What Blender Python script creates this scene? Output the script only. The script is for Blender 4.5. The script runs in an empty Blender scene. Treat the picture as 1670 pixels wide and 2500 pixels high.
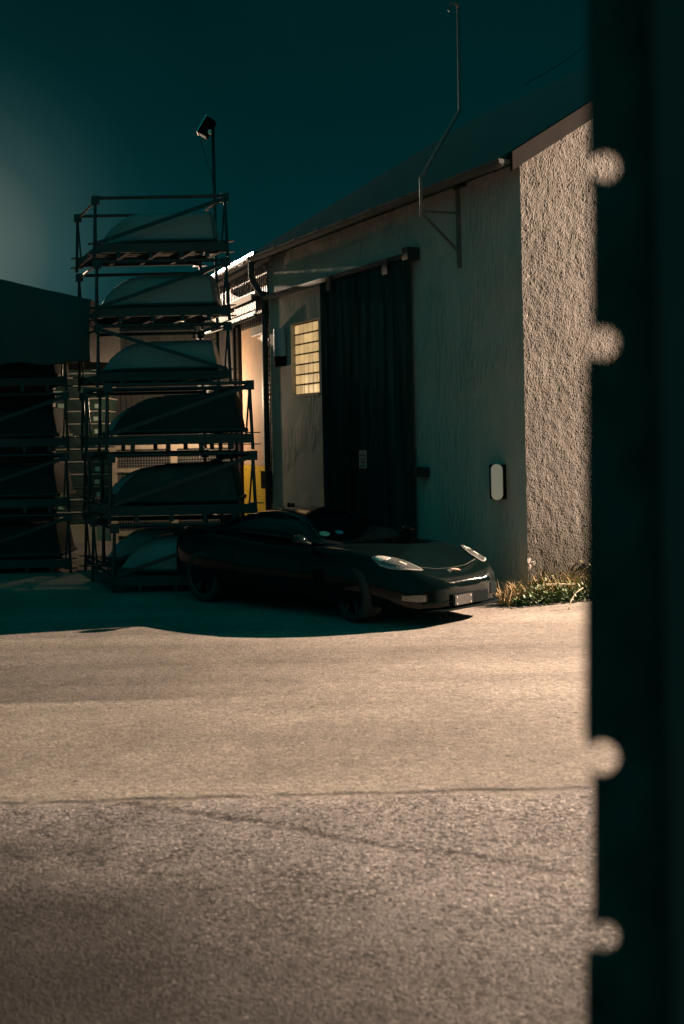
import bpy, bmesh, math, random
from mathutils import Vector, Matrix, noise
from mathutils.bvhtree import BVHTree
random.seed(7)
R = math.radians
sc = bpy.context.scene
col = sc.collection

# ------------------------------------------------------------------ frames of reference
F, YH, CAMH, ROLL = 2500*40/36, 1066, 2.1, 0.02
def ray(x, y):
    dx = x-835; dy = -(y-YH); c, s = math.cos(ROLL), math.sin(ROLL)
    return Vector(((dx*c+dy*s)/F, 1.0, (-dx*s+dy*c)/F))
def on_ground(x, y, z=0.0):
    r = ray(x, y); t = (z-CAMH)/r.z; return Vector((0, 0, CAMH))+r*t
C0 = Vector((2.283, 14.192, 0)); WA = Vector((-.4512, .8924, 0)); WN = Vector((-.8924, -.4512, 0))
G0 = Vector((.8924, .4512, 0))                       # along the gable, to the right
def W(s, o, z): return C0+WA*s+WN*o+Vector((0, 0, z))
SP = 7.98
P0 = C0+WA*SP; BA = Vector((-.355, .935, 0)); BN = Vector((-.935, -.355, 0))
def B(s, o, z): return P0+BA*s+BN*o+Vector((0, 0, z))

# ------------------------------------------------------------------ materials
def nodes_of(m):
    m.use_nodes = True; nt = m.node_tree; return nt, nt.nodes, nt.links
def mat(name, color, rough=.6, metal=0.0, var=.25, vscale=3.0, bump=0.0, bscale=40.0, stretch=(1, 1, 1), coat=0.0, spec=.5, fine=0.0, dirt=None, dscale=1.2, damt=.6, dlo=.45, dhi=.62):
    m = bpy.data.materials.new(name); nt, N, L = nodes_of(m)
    b = N['Principled BSDF']
    tc = N.new('ShaderNodeTexCoord'); mp = N.new('ShaderNodeMapping'); mp.inputs['Scale'].default_value = stretch
    L.new(tc.outputs['Object'], mp.inputs[0])
    n1 = N.new('ShaderNodeTexNoise'); n1.inputs['Scale'].default_value = vscale; n1.inputs['Detail'].default_value = 6; n1.inputs['Roughness'].default_value = .65
    L.new(mp.outputs[0], n1.inputs['Vector'])
    mr = N.new('ShaderNodeMapRange'); mr.inputs[1].default_value = .3; mr.inputs[2].default_value = .7
    mr.inputs[3].default_value = 1-var; mr.inputs[4].default_value = 1+var
    L.new(n1.outputs[0], mr.inputs[0])
    mx = N.new('ShaderNodeVectorMath'); mx.operation = 'SCALE'
    mx.inputs[0].default_value = color[:3]; L.new(mr.outputs[0], mx.inputs['Scale'])
    out = mx.outputs[0]
    if dirt:
        n2 = N.new('ShaderNodeTexNoise'); n2.inputs['Scale'].default_value = dscale; n2.inputs['Detail'].default_value = 8; n2.inputs['Roughness'].default_value = .7
        L.new(mp.outputs[0], n2.inputs['Vector'])
        m2 = N.new('ShaderNodeMapRange'); m2.inputs[1].default_value = dlo; m2.inputs[2].default_value = dhi; m2.inputs[3].default_value = 0; m2.inputs[4].default_value = damt
        L.new(n2.outputs[0], m2.inputs[0])
        mm = N.new('ShaderNodeMix'); mm.data_type = 'RGBA'
        L.new(m2.outputs[0], mm.inputs[0]); L.new(out, mm.inputs[6]); mm.inputs[7].default_value = (*dirt, 1)
        out = mm.outputs[2]
    L.new(out, b.inputs['Base Color'])
    b.inputs['Metallic'].default_value = metal; b.inputs['Specular IOR Level'].default_value = spec
    b.inputs['Coat Weight'].default_value = coat; b.inputs['Coat Roughness'].default_value = .03
    r2 = N.new('ShaderNodeMapRange'); r2.inputs[3].default_value = max(.02, rough-.12*min(1, rough*2)); r2.inputs[4].default_value = min(1, rough+.12*min(1, rough*2))
    L.new(n1.outputs[0], r2.inputs[0]); L.new(r2.outputs[0], b.inputs['Roughness'])
    if bump:
        nb = N.new('ShaderNodeTexNoise'); nb.inputs['Scale'].default_value = bscale; nb.inputs['Detail'].default_value = 5
        L.new(mp.outputs[0], nb.inputs['Vector'])
        bp = N.new('ShaderNodeBump'); bp.inputs['Strength'].default_value = 1; bp.inputs['Distance'].default_value = bump
        L.new(nb.outputs[0], bp.inputs['Height']); L.new(bp.outputs[0], b.inputs['Normal'])
    return m
def emis(name, color, strength):
    m = mat(name, color, .4); b = m.node_tree.nodes['Principled BSDF']
    b.inputs['Emission Color'].default_value = (*color, 1); b.inputs['Emission Strength'].default_value = strength
    return m

M = {}
M['render'] = mat('rough_render', (.125, .117, .108), .9, var=.16, vscale=1.3, bump=.005, bscale=60, spec=.12, dirt=(.07, .063, .054), dscale=2.2, damt=.4)
M['sidewall'] = mat('painted_render', (.365, .335, .298), .88, var=.14, vscale=.9, bump=.004, bscale=45, stretch=(1, 1, .35), dirt=(.20, .205, .19), dscale=.9, damt=.6)
M['roof'] = mat('dark_roofing', (.004, .018, .018), .22, var=.15)
M['verge'] = mat('verge_metal', (.028, .026, .025), .8, var=.15, spec=0)
M['zinc'] = mat('weathered_zinc', (.075, .075, .075), .42, .75, var=.25, vscale=6, bump=.001, bscale=90)
M['darkpipe'] = mat('dark_painted_pipe', (.045, .052, .052), .7, var=.3, vscale=8, spec=.12)
M['doorwood'] = mat('dark_door_boards', (.012, .034, .033), .7, var=.6, vscale=5, stretch=(1, 1, .08), bump=.003, bscale=30, spec=0)
M['track'] = mat('dark_steel_track', (.012, .024, .024), .5, .3)
M['glass'] = emis('lit_glass_block', (.97, .63, .27), .5)
M['glass'].node_tree.nodes['Vector Math'].inputs[0].default_value = (.12, .10, .07)
M['mortar'] = mat('block_mortar', (.05, .035, .02), .9)
M['reveal'] = mat('window_reveal_plaster', (.42, .38, .31), .85, bump=.003)
M['white'] = mat('white_paint', (.60, .56, .50), .5, var=.08, dirt=(.3, .28, .24), damt=.3)
M['cover'] = mat('opal_lamp_cover', (.82, .74, .68), .5, var=.05)
M['peach'] = mat('pale_painted_panel', (.62, .41, .28), .7, var=.1, vscale=4, dirt=(.25, .13, .08), dscale=5, dlo=.60, dhi=.70, damt=.8)
M['yellow'] = mat('yellow_paint', (.80, .50, .035), .6, var=.08, dirt=(.10, .06, .02), dscale=7, dlo=.60, dhi=.66, damt=.9)
M['corr'] = mat('corrugated_metal', (.11, .105, .10), .5, .3, var=.45, vscale=6, stretch=(1, 1, .2), bump=.004, bscale=30)
M['shedwall'] = mat('dull_shed_cladding', (.055, .055, .052), .7, var=.5, vscale=5, stretch=(1, 1, .2))
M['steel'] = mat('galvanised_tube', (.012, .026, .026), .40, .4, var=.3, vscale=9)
M['hull_grey'] = mat('grey_gelcoat', (.15, .155, .15), .45, var=.10, vscale=2, coat=.2)
M['hull_navy'] = mat('navy_gelcoat', (.006, .024, .023), .75, var=.2, spec=.1)
M['hull_teal'] = mat('slate_gelcoat', (.03, .05, .048), .7, var=.25, spec=.1, dirt=(.02, .035, .033), dscale=2.5, damt=.7)
M['deck'] = mat('dark_cradle_boards', (.008, .026, .025), .75, var=.4)
M['tarp'] = mat('dark_tarpaulin', (.005, .018, .017), .6, var=.3, bump=.01, bscale=5)
M['crate'] = mat('weathered_crate_plastic', (.03, .042, .037), .6, var=.4, dirt=(.03, .10, .07), dscale=4, damt=.8)
M['cratelip'] = mat('crate_lip', (.50, .43, .37), .5, var=.3)
M['beige'] = mat('beige_wood', (.45, .36, .27), .75, var=.2)
M['wire'] = mat('galvanised_wire', (.30, .28, .26), .5, .5)
M['paint'] = mat('black_car_paint', (.0015, .0045, .0045), .12, var=.08, coat=.28, spec=.08)
M['rubber'] = mat('tyre_rubber', (.010, .014, .0135), .85, var=.3, vscale=20)
M['rim'] = mat('alloy_rim', (.05, .056, .056), .3, .9)
M['blackplastic'] = mat('black_plastic', (.0022, .006, .006), .6, spec=.03)
M['carglass'] = mat('dark_tinted_glass', (.003, .004, .005), .06, var=.05, spec=.5)
M['lens'] = mat('headlamp_lens', (.085, .088, .086), .22, var=.35, vscale=14, coat=.8)
M['reflector'] = mat('lamp_reflector', (.75, .72, .66), .25, .4, var=.5, vscale=45)
M['bezel'] = mat('headlamp_bezel', (.30, .295, .285), .5, spec=.08)
M['amberlens'] = mat('marker_lens', (.13, .11, .09), .25, var=.3, vscale=30, coat=.6)
M['chrome'] = mat('bright_trim', (.8, .78, .74), .18, .95)
M['plate'] = mat('number_plate', (.055, .052, .05), .6, var=.08, spec=.1)
M['red'] = mat('red_enamel', (.5, .08, .05), .4)
M['redflag'] = mat('pale_red_enamel', (.62, .34, .28), .3)
M['sticker'] = mat('pale_sticker', (.45, .52, .40), .6)
M['stickerblue'] = mat('blue_sticker', (.10, .28, .38), .6)
M['paper'] = mat('aged_paper', (.22, .215, .19), .85, var=.35, vscale=18)
M['ink'] = mat('faded_print', (.04, .045, .04), .9)
M['gate'] = mat('dark_green_gate_steel', (.013, .046, .042), .8, var=.45, vscale=9, spec=0)
M['stile'] = mat('dark_gate_stile', (.008, .034, .032), .7, var=.3)
M['bluegrey'] = mat('blue_grey_enamel', (.16, .24, .28), .35, .2, var=.2, vscale=4)
M['mast'] = mat('grey_mast_paint', (.09, .095, .09), .55, .2, var=.2)
M['pale_roof'] = mat('pale_sheet_roof', (.55, .47, .41), .7, var=.08)
def leafmat(name, c, tr=.25):
    m = mat(name, c, .55, var=.4, vscale=14); return m
M['leaf'] = leafmat('green_leaf', (.05, .10, .025)); M['leafy'] = leafmat('yellow_green_leaf', (.16, .17, .04))
M['straw'] = mat('dry_straw', (.40, .28, .13), .8, var=.3, vscale=20); M['stem'] = mat('dry_stem', (.45, .36, .25), .8)

def wall_streaks(m):
    """efflorescence-like crust bands on the side wall: raised relief only"""
    nt = m.node_tree; N, L = nt.nodes, nt.links; b = N['Principled BSDF']
    tc = N.new('ShaderNodeTexCoord'); mp = N.new('ShaderNodeMapping'); mp.inputs['Scale'].default_value = (1, 1, .3)
    L.new(tc.outputs['Object'], mp.inputs[0])
    v = N.new('ShaderNodeTexNoise'); v.inputs['Scale'].default_value = 16; v.inputs['Detail'].default_value = 5; v.inputs['Roughness'].default_value = .6
    L.new(mp.outputs[0], v.inputs[0])
    msk = N.new('ShaderNodeTexNoise'); msk.inputs['Scale'].default_value = .8; L.new(tc.outputs['Object'], msk.inputs[0])
    mm = N.new('ShaderNodeMapRange'); mm.inputs[1].default_value = .42; mm.inputs[2].default_value = .6; L.new(msk.outputs[0], mm.inputs[0])
    ml = N.new('ShaderNodeMath'); ml.operation = 'MULTIPLY'; L.new(v.outputs[0], ml.inputs[0]); L.new(mm.outputs[0], ml.inputs[1])
    bp = N.new('ShaderNodeBump'); bp.inputs['Distance'].default_value = .06; L.new(ml.outputs[0], bp.inputs['Height'])
    old = b.inputs['Normal'].links[0].from_socket; L.new(old, bp.inputs['Normal']); L.new(bp.outputs[0], b.inputs['Normal'])
wall_streaks(M['sidewall'])
def splash(m):
    nt = m.node_tree; N, L = nt.nodes, nt.links; b = N['Principled BSDF']; geo = N.new('ShaderNodeNewGeometry')
    sp = N.new('ShaderNodeSeparateXYZ'); L.new(geo.outputs['Position'], sp.inputs[0])
    n = N.new('ShaderNodeTexNoise'); n.inputs['Scale'].default_value = 2.2; n.inputs['Detail'].default_value = 7; n.inputs['Roughness'].default_value = .7; L.new(geo.outputs['Position'], n.inputs[0])
    a = N.new('ShaderNodeMath'); a.operation = 'MULTIPLY_ADD'; L.new(n.outputs[0], a.inputs[0]); a.inputs[1].default_value = -1.5; L.new(sp.outputs[2], a.inputs[2])
    r = N.new('ShaderNodeMapRange'); r.inputs[1].default_value = -.55; r.inputs[2].default_value = .35; r.inputs[3].default_value = .75; r.inputs[4].default_value = 0; L.new(a.outputs[0], r.inputs[0])
    mm = N.new('ShaderNodeMix'); mm.data_type = 'RGBA'; L.new(r.outputs[0], mm.inputs[0]); old = b.inputs['Base Color'].links[0].from_socket; L.new(old, mm.inputs[6]); mm.inputs[7].default_value = (.045, .042, .028, 1)
    L.new(mm.outputs[2], b.inputs['Base Color'])
splash(M['render'])

# ------------------------------------------------------------------ object helpers
def link(name, me, m=None, parent=None):
    o = bpy.data.objects.new(name, me); col.objects.link(o)
    if m is not None:
        for x in (m if isinstance(m, (list, tuple)) else [m]): me.materials.append(x)
    if parent is not None:
        o.parent = parent
        o.matrix_parent_inverse = parent.matrix_world.inverted() if parent.get('_abs') else Matrix()
    return o
def obj(name, bm, m, parent=None, smooth=False):
    me = bpy.data.meshes.new(name)
    bmesh.ops.recalc_face_normals(bm, faces=bm.faces[:])
    if smooth:
        for f in bm.faces: f.smooth = True
    bm.to_mesh(me); bm.free()
    return link(name, me, m, parent)
def objs(name, bm, m, parent=None, smooth=False):
    """every loose piece of bm becomes a child of its own"""
    bm.verts.index_update(); seen = set(); out = []
    for v in bm.verts:
        if v in seen: continue
        isl = [v]; seen.add(v)
        for w in isl:
            for e in w.link_edges:
                o = e.other_vert(w)
                if o not in seen: seen.add(o); isl.append(o)
        b = bmesh.new(); mp = {w: b.verts.new(w.co) for w in isl}
        for f in {f for w in isl for f in w.link_faces}: b.faces.new([mp[w] for w in f.verts])
        out.append(obj(name, b, m, parent, smooth))
    bm.free(); return out
def tag(o, label=None, cat=None, group=None, kind=None):
    if label: o['label'] = label
    if cat: o['category'] = cat
    if group: o['group'] = group
    if kind: o['kind'] = kind
    return o
def empty(name, loc=(0, 0, 0), rz=0, absolute=False):
    o = bpy.data.objects.new(name, None); col.objects.link(o); o.location = loc; o.rotation_euler = (0, 0, rz); o.empty_display_size = .2
    if absolute:                                     # children are given in world coordinates
        o.matrix_world = Matrix.Translation(loc); o['_abs'] = 1
    return o
def thing(name, label, cat, loc=(0, 0, 0), rz=0, group=None, absolute=False):
    return tag(empty(name, loc, rz, absolute), label, cat, group)
def children(o): return [c for c in col.objects if c.parent == o]
def copy_tree(o, parent=None):
    c = o.copy(); col.objects.link(c)
    if parent is not None: c.parent = parent
    for ch in children(o): copy_tree(ch, c)
    return c
def box(bm, x0, x1, y0, y1, z0, z1, T=None):
    vs = [Vector((x, y, z)) for z in (z0, z1) for y in (y0, y1) for x in (x0, x1)]
    if T: vs = [T(v) for v in vs]
    v = [bm.verts.new(p) for p in vs]
    for f in ((0, 1, 3, 2), (4, 6, 7, 5), (0, 4, 5, 1), (2, 3, 7, 6), (0, 2, 6, 4), (1, 5, 7, 3)): bm.faces.new([v[i] for i in f])
    return v
def TW(v): return W(v.x, v.y, v.z)                   # wall frame: along, outward, up
def TB(v): return B(v.x, v.y, v.z)
def tube(bm, pts, r, n=8, cap=True):
    pts = [Vector(p) for p in pts]; rs = r if isinstance(r, (list, tuple)) else [r]*len(pts); rings = []
    for i, p in enumerate(pts):
        d = (pts[min(i+1, len(pts)-1)]-pts[max(i-1, 0)]).normalized()
        up = Vector((0, 0, 1)) if abs(d.z) < .9 else Vector((1, 0, 0))
        u = d.cross(up).normalized(); w = d.cross(u)
        rings.append([bm.verts.new(p+(u*math.cos(2*math.pi*k/n)+w*math.sin(2*math.pi*k/n))*rs[i]) for k in range(n)])
    for a, b in zip(rings, rings[1:]):
        for k in range(n): bm.faces.new((a[k], a[(k+1) % n], b[(k+1) % n], b[k]))
    if cap: bm.faces.new(rings[0]); bm.faces.new(rings[-1][::-1])
def bar(bm, a, b, w, h):
    """square-section bar from a to b"""
    a = Vector(a); b = Vector(b); d = (b-a).normalized()
    up = Vector((0, 0, 1)) if abs(d.z) < .95 else Vector((0, 1, 0))
    u = d.cross(up).normalized(); v = u.cross(d)
    vs = [bm.verts.new(p+u*sx*w/2+v*sy*h/2) for p in (a, b) for sx, sy in ((-1, -1), (1, -1), (1, 1), (-1, 1))]
    for f in ((0, 1, 2, 3), (7, 6, 5, 4), (0, 4, 5, 1), (1, 5, 6, 2), (2, 6, 7, 3), (3, 7, 4, 0)): bm.faces.new([vs[i] for i in f])
def loft(bm, rings, closed=True, cap=True):
    R_ = [[bm.verts.new(p) for p in r] for r in rings]; n = len(R_[0])
    for a, b in zip(R_, R_[1:]):
        for k in range(n if closed else n-1): bm.faces.new((a[k], a[(k+1) % n], b[(k+1) % n], b[k]))
    if cap and closed: bm.faces.new(R_[0][::-1]); bm.faces.new(R_[-1])
    return R_
def bevel(o, w=.01, seg=2):
    md = o.modifiers.new('bevel', 'BEVEL'); md.width = w; md.segments = seg; md.limit_method = 'ANGLE'; return o
def bake(o):
    dg = bpy.context.evaluated_depsgraph_get(); dg.update()
    me = bpy.data.meshes.new_from_object(o.evaluated_get(dg)); old = o.data; o.modifiers.clear(); o.data = me; return o
NB = bmesh.new

# ------------------------------------------------------------------ ground
def ground_material():
    m = bpy.data.materials.new('worn_asphalt'); nt, N, L = nodes_of(m); b = N['Principled BSDF']
    geo = N.new('ShaderNodeNewGeometry'); pos = geo.outputs['Position']
    def nz(scale, detail=4, rough=.6, st=None):
        t = N.new('ShaderNodeTexNoise'); t.inputs['Scale'].default_value = scale; t.inputs['Detail'].default_value = detail; t.inputs['Roughness'].default_value = rough
        if st:
            mp = N.new('ShaderNodeMapping'); mp.inputs['Scale'].default_value = st[:3]
            mp.inputs['Rotation'].default_value = (0, 0, st[3] if len(st) > 3 else 0)
            L.new(pos, mp.inputs[0]); L.new(mp.outputs[0], t.inputs[0])
        else: L.new(pos, t.inputs[0])
        return t.outputs[0]
    def mth(op, a, c=None, d=None):
        t = N.new('ShaderNodeMath'); t.operation = op
        for i, x in enumerate((a, c, d)):
            if x is None: continue
            if isinstance(x, (int, float)): t.inputs[i].default_value = x
            else: L.new(x, t.inputs[i])
        return t.outputs[0]
    def rng(x, a, c, d=0.0, e=1.0, smooth=False):
        t = N.new('ShaderNodeMapRange'); t.inputs[1].default_value = a; t.inputs[2].default_value = c; t.inputs[3].default_value = d; t.inputs[4].default_value = e
        if smooth: t.interpolation_type = 'SMOOTHSTEP'
        L.new(x, t.inputs[0]); return t.outputs[0]
    def line(p, q):
        """signed distance to the line p-q and the distance along it"""
        d = (q-p).normalized(); n = Vector((-d.y, d.x, 0))
        s = N.new('ShaderNodeVectorMath'); s.operation = 'SUBTRACT'; L.new(pos, s.inputs[0]); s.inputs[1].default_value = p
        o = []
        for v in (n, d):
            t = N.new('ShaderNodeVectorMath'); t.operation = 'DOT_PRODUCT'; L.new(s.outputs[0], t.inputs[0]); t.inputs[1].default_value = v; o.append(t.outputs['Value'])
        return o
    wob = mth('MULTIPLY', mth('SUBTRACT', nz(2.2, 5), .5), .16)
    wob2 = mth('MULTIPLY', mth('SUBTRACT', nz(1.3, 6), .5), .34)
    d1, a1 = line(Vector((-1.96, 6.62, 0)), Vector((1.44, 6.71, 0)))      # joint between the two lays of asphalt
    d2, a2 = line(Vector((-.83, 6.38, 0)), Vector((1.28, 5.30, 0)))      # ragged second crack
    d1w = mth('ADD', d1, wob); d2w = mth('ADD', d2, wob2)
    near = rng(mth('ADD', d1w, mth('MULTIPLY', mth('SUBTRACT', nz(3.1, 6), .5), .9)), .10, -.16, 0, 1, True)
    c1 = rng(mth('ABSOLUTE', d1w), .0, .055, 1, 0)
    c1 = mth('MULTIPLY', c1, rng(nz(.9, 3), .40, .62, .25, 1.0))
    c2 = mth('MULTIPLY', rng(mth('ABSOLUTE', mth('ADD', d2w, mth('MULTIPLY', mth('SUBTRACT', nz(14, 5, .8), .5), .10))), .0, .060, 1.0, 0), rng(nz(1.7, 4), .36, .52, .0, .95))
    c2 = mth('MULTIPLY', mth('MULTIPLY', c2, near), rng(nz(17, 5, .8), .44, .56, .05, 1.0))
    crack = mth('MAXIMUM', c1, c2)
    def cells(scale, jitter=1.0):
        t = N.new('ShaderNodeTexVoronoi'); t.inputs['Scale'].default_value = scale; L.new(pos, t.inputs['Vector'])
        sp_ = N.new('ShaderNodeSeparateColor'); L.new(t.outputs['Color'], sp_.inputs[0]); return sp_.outputs[0], t.outputs['Distance']
    g80, d80 = cells(85); g34, d34 = cells(38); g15, d15 = cells(17)
    grain = nz(30, 7, .9); coarse = nz(20, 6, .75); big = nz(.55, 5, .6); band = nz(1.0, 4, .55, (.13, 1.5, 1, R(8))); patch = nz(1.6, 6, .7)
    far_v = mth('MULTIPLY', rng(g80, 0, 1, .80, 1.2), rng(g34, 0, 1, .74, 1.26))
    far_v = mth('MULTIPLY', far_v, rng(g15, 0, 1, .90, 1.10))
    far_v = mth('MULTIPLY', far_v, rng(grain, .36, .64, .72, 1.26))
    near_v = mth('MULTIPLY', rng(g80, 0, 1, .50, 1.52), rng(g34, 0, 1, .78, 1.24))
    g42, d42 = cells(58); g26, d26 = cells(33)
    shift = mth('MULTIPLY', mth('SUBTRACT', patch, .5), .9)
    pits = mth('MULTIPLY', rng(mth('ADD', g42, shift), .10, .20, .30, 1.0), rng(mth('ADD', g26, shift), .05, .10, .45, 1.0))
    near_v = mth('MULTIPLY', mth('MULTIPLY', near_v, pits), 1.0)
    stones = rng(g80, .975, .985, 1.0, 1.9); near_v = mth('MULTIPLY', near_v, stones)
    v = mth('ADD', mth('MULTIPLY', far_v, mth('SUBTRACT', 1.0, near)), mth('MULTIPLY', near_v, near))
    v = mth('MULTIPLY', v, mth('MULTIPLY', rng(big, .3, .7, .84, 1.14), rng(band, .3, .7, .78, 1.18)))
    v = mth('MULTIPLY', v, rng(patch, .35, .65, .88, 1.10))
    v = mth('MULTIPLY', v, rng(crack, 0, 1, 1, .10))
    p3, q3 = on_ground(0, 1722), on_ground(1000, 1694); ln = (q3-p3).length
    d3, a3 = line(p3, q3); d3w = mth('ADD', d3, mth('MULTIPLY', mth('SUBTRACT', nz(6, 6, .8), .5), .22))
    rough = mth('MULTIPLY', rng(d3w, -.03, .10, 0, 1, True), rng(d3, .2, 3.4, 1.0, .55))
    rough = mth('MULTIPLY', rough, rng(mth('ADD', a3, mth('MULTIPLY', wob2, 3)), ln*.25, ln*1.05, 1, 0, True))
    v = mth('MULTIPLY', v, rng(rough, 0, 1, 1, .58))
    v = mth('MULTIPLY', v, rng(mth('MULTIPLY', rough, grain), .25, .6, 1, .80))
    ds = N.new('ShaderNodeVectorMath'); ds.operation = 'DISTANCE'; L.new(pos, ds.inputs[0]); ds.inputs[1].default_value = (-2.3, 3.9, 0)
    corner_shade = rng(mth('ADD', ds.outputs['Value'], mth('MULTIPLY', mth('SUBTRACT', nz(1.4, 6, .7), .5), 2.2)), 1.0, 3.3, .15, 1.0, True)  # soft shade painted into the colour of the near-left corner
    v = mth('MULTIPLY', v, corner_shade)
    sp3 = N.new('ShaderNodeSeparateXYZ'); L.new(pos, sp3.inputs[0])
    dimmed = rng(mth('ADD', sp3.outputs[1], mth('MULTIPLY', mth('SUBTRACT', nz(.9, 6, .7), .5), 1.6)), 4.1, 6.0, .52, 1.0, True)  # light falloff towards the camera, painted into the asphalt colour
    v = mth('MULTIPLY', v, dimmed)
    lane = nz(.8, 3, .5, (.10, .9, 1, R(5)))
    v = mth('MULTIPLY', v, rng(lane, .35, .65, .82, 1.12))
    peb = N.new('ShaderNodeTexVoronoi'); peb.inputs['Scale'].default_value = 3.2; L.new(pos, peb.inputs['Vector'])
    v = mth('MULTIPLY', v, rng(peb.outputs['Distance'], .045, .062, .2, 1))
    cm = N.new('ShaderNodeMix'); cm.data_type = 'RGBA'
    cm.inputs[6].default_value = (.215, .19, .165, 1); cm.inputs[7].default_value = (.205, .185, .178, 1)
    L.new(near, cm.inputs[0])
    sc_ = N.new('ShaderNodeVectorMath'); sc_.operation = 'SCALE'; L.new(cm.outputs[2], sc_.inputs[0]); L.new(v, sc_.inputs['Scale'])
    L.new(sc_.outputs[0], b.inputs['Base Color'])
    b.inputs['Roughness'].default_value = .82; b.inputs['Specular IOR Level'].default_value = .35
    h = mth('ADD', mth('MULTIPLY', grain, .30), mth('MULTIPLY', mth('MULTIPLY', pits, near), .45))
    h = mth('ADD', h, mth('MULTIPLY', mth('MULTIPLY', mth('SUBTRACT', 1.0, d80), near), .35))
    h = mth('ADD', h, mth('MULTIPLY', mth('SUBTRACT', 1.0, d34), .25))
    h = mth('SUBTRACT', h, mth('MULTIPLY', crack, 1.5))
    bp = N.new('ShaderNodeBump'); bp.inputs['Strength'].default_value = 1; bp.inputs['Distance'].default_value = .011
    L.new(h, bp.inputs['Height']); L.new(bp.outputs[0], b.inputs['Normal'])
    return m
bm = NB(); S = 300
bm.faces.new([bm.verts.new(p) for p in ((-S, -S, 0), (S, -S, 0), (S, S, 0), (-S, S, 0))])
tag(obj('ground', bm, ground_material()), 'worn weathered asphalt yard, a cracked joint between rough and smooth asphalt', 'ground', kind='structure')

# ------------------------------------------------------------------ warehouse
wh = thing('warehouse', 'tall rendered warehouse with bright rough gable and shaded side wall', 'building', C0, absolute=True)
EZ = 5.50; PITCH = .61
ws0, ws1, wz0, wz1 = 5.88, 7.03, 2.85, 4.13          # window hole
bm = NB()
for s0, s1, z0, z1 in ((0, ws0, -.2, EZ), (ws1, SP, -.2, EZ), (ws0, ws1, -.2, wz0), (ws0, ws1, wz1, EZ)):
    box(bm, s0, s1, -.4, 0, z0, z1, TW)
obj('side_wall', bm, M['sidewall'], wh)
# gable: relief is real geometry, coarse trowelled render
def gable():
    bm = NB(); nx, nz_ = 270, 620; x1, z1 = 2.9, 7.2; grid = []
    out = -WA
    for i in range(nx+1):
        rowv = []
        for j in range(nz_+1):
            x = x1*i/nx; z = min(z1*j/nz_-.1, EZ+PITCH*x+.02)
            p = Vector((x*9, z*7, 3.1)); q = Vector((x*46, z*32, 8.2))
            h = noise.fractal(p, .9, 2.1, 3)*.0045+abs(noise.fractal(q, .8, 2.1, 4))*.0078
            h += noise.noise(Vector((x*2.1, z*1.3, 1.7)))*.006
            h += .004
            rowv.append(bm.verts.new(C0+G0*x+out*(.0+h)+Vector((0, 0, z))))
        grid.append(rowv)
    for i in range(nx):
        for j in range(nz_):
            try: bm.faces.new((grid[i][j], grid[i+1][j], grid[i+1][j+1], grid[i][j+1]))
            except ValueError: pass
    bmesh.ops.dissolve_degenerate(bm, dist=1e-5, edges=bm.edges[:])
    # the rest of the gable out to the far corner, plain
    def prism(pts):
        a = [bm.verts.new(C0+G0*x+Vector((0, 0, z))-out*0 + out*.0) for x, z in pts]; bm.faces.new(a)
    prism(((2.9, -.2), (10, -.2), (10, EZ), (5, EZ+PITCH*5), (2.9, EZ+PITCH*2.9)))
    return bm
obj('gable_wall', gable(), M['render'], wh)
# roof: two pitches, overhanging the eaves
def roofslab(bm, x0, x1, s0, s1, za, zb, t=.10):
    p = [C0+G0*x+WA*s+Vector((0, 0, z+dz)) for dz in (0, t) for s in (s0, s1) for x, z in ((x0, za), (x1, zb))]
    v = [bm.verts.new(q) for q in p]
    for f in ((0, 1, 3, 2), (4, 6, 7, 5), (0, 4, 5, 1), (2, 3, 7, 6), (0, 2, 6, 4), (1, 5, 7, 3)): bm.faces.new([v[i] for i in f])
bm = NB()
roofslab(bm, -.36, 5.0, -.10, 8.6, EZ+.02-PITCH*.36+.08, EZ+PITCH*5+.10)
roofslab(bm, 5.002, 10.36, -.10, 8.6, EZ+PITCH*5+.10, EZ+.02-PITCH*.36+.08)
rf = obj('roof', bm, M['roof'], wh)
bm = NB(); roofslab(bm, -.22, 5.0, -.16, -.103, EZ-.13-PITCH*.22+.09, EZ+PITCH*5-.04, .23)
obj('verge_board', bm, M['verge'], wh)
def halfpipe(bm, T, s0, s1, o, z, r, n=10, t=.006):
    """an open half-round gutter"""
    rings = []
    for s in (s0, s1):
        ring = [T(Vector((s, o+r*math.cos(math.pi+math.pi*k/n), z+r*math.sin(math.pi+math.pi*k/n)))) for k in range(n+1)]
        ring += [T(Vector((s, o+(r-t)*math.cos(2*math.pi-math.pi*k/n), z+(r-t)*math.sin(2*math.pi-math.pi*k/n)))) for k in range(n+1)]
        rings.append(ring)
    loft(bm, rings)
    for s in (s0, s1-.006): box(bm, s, s+.006, o-r*.9, o+r*.9, z-r*.7, z-.005, T)
bm = NB(); halfpipe(bm, TW, -.14, SP-.02, .33, 5.46, .085)
g = obj('gutter', bm, M['darkpipe'], wh)
bm = NB()
for k in range(9): s = .5+k*.9; box(bm, s, s+.03, .0, .42, 5.462, 5.475, TW)
objs('gutter_bracket', bm, M['darkpipe'], g)
bm = NB(); box(bm, 0, SP, .0, .3, 5.475, 5.49, TW); obj('soffit', bm, M['doorwood'], wh)
# downpipe at the far end: offset bend from the gutter back to the wall
bm = NB()
tube(bm, [W(8.02, .33, 5.38), W(8.02, .33, 5.12), W(8.02, .30, 5.02), W(8.02, .08, 4.72), W(8.02, .075, 4.6), W(8.02, .075, .02)], .055, 12)
dp = obj('downpipe', bm, M['darkpipe'], wh, True)
bm = NB()
for z in (4.4, 2.9, 1.2): tube(bm, [W(8.02, .075, z), W(8.02, .075, z+.04)], .062, 12)
objs('pipe_clip', bm, M['track'], dp)
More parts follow.
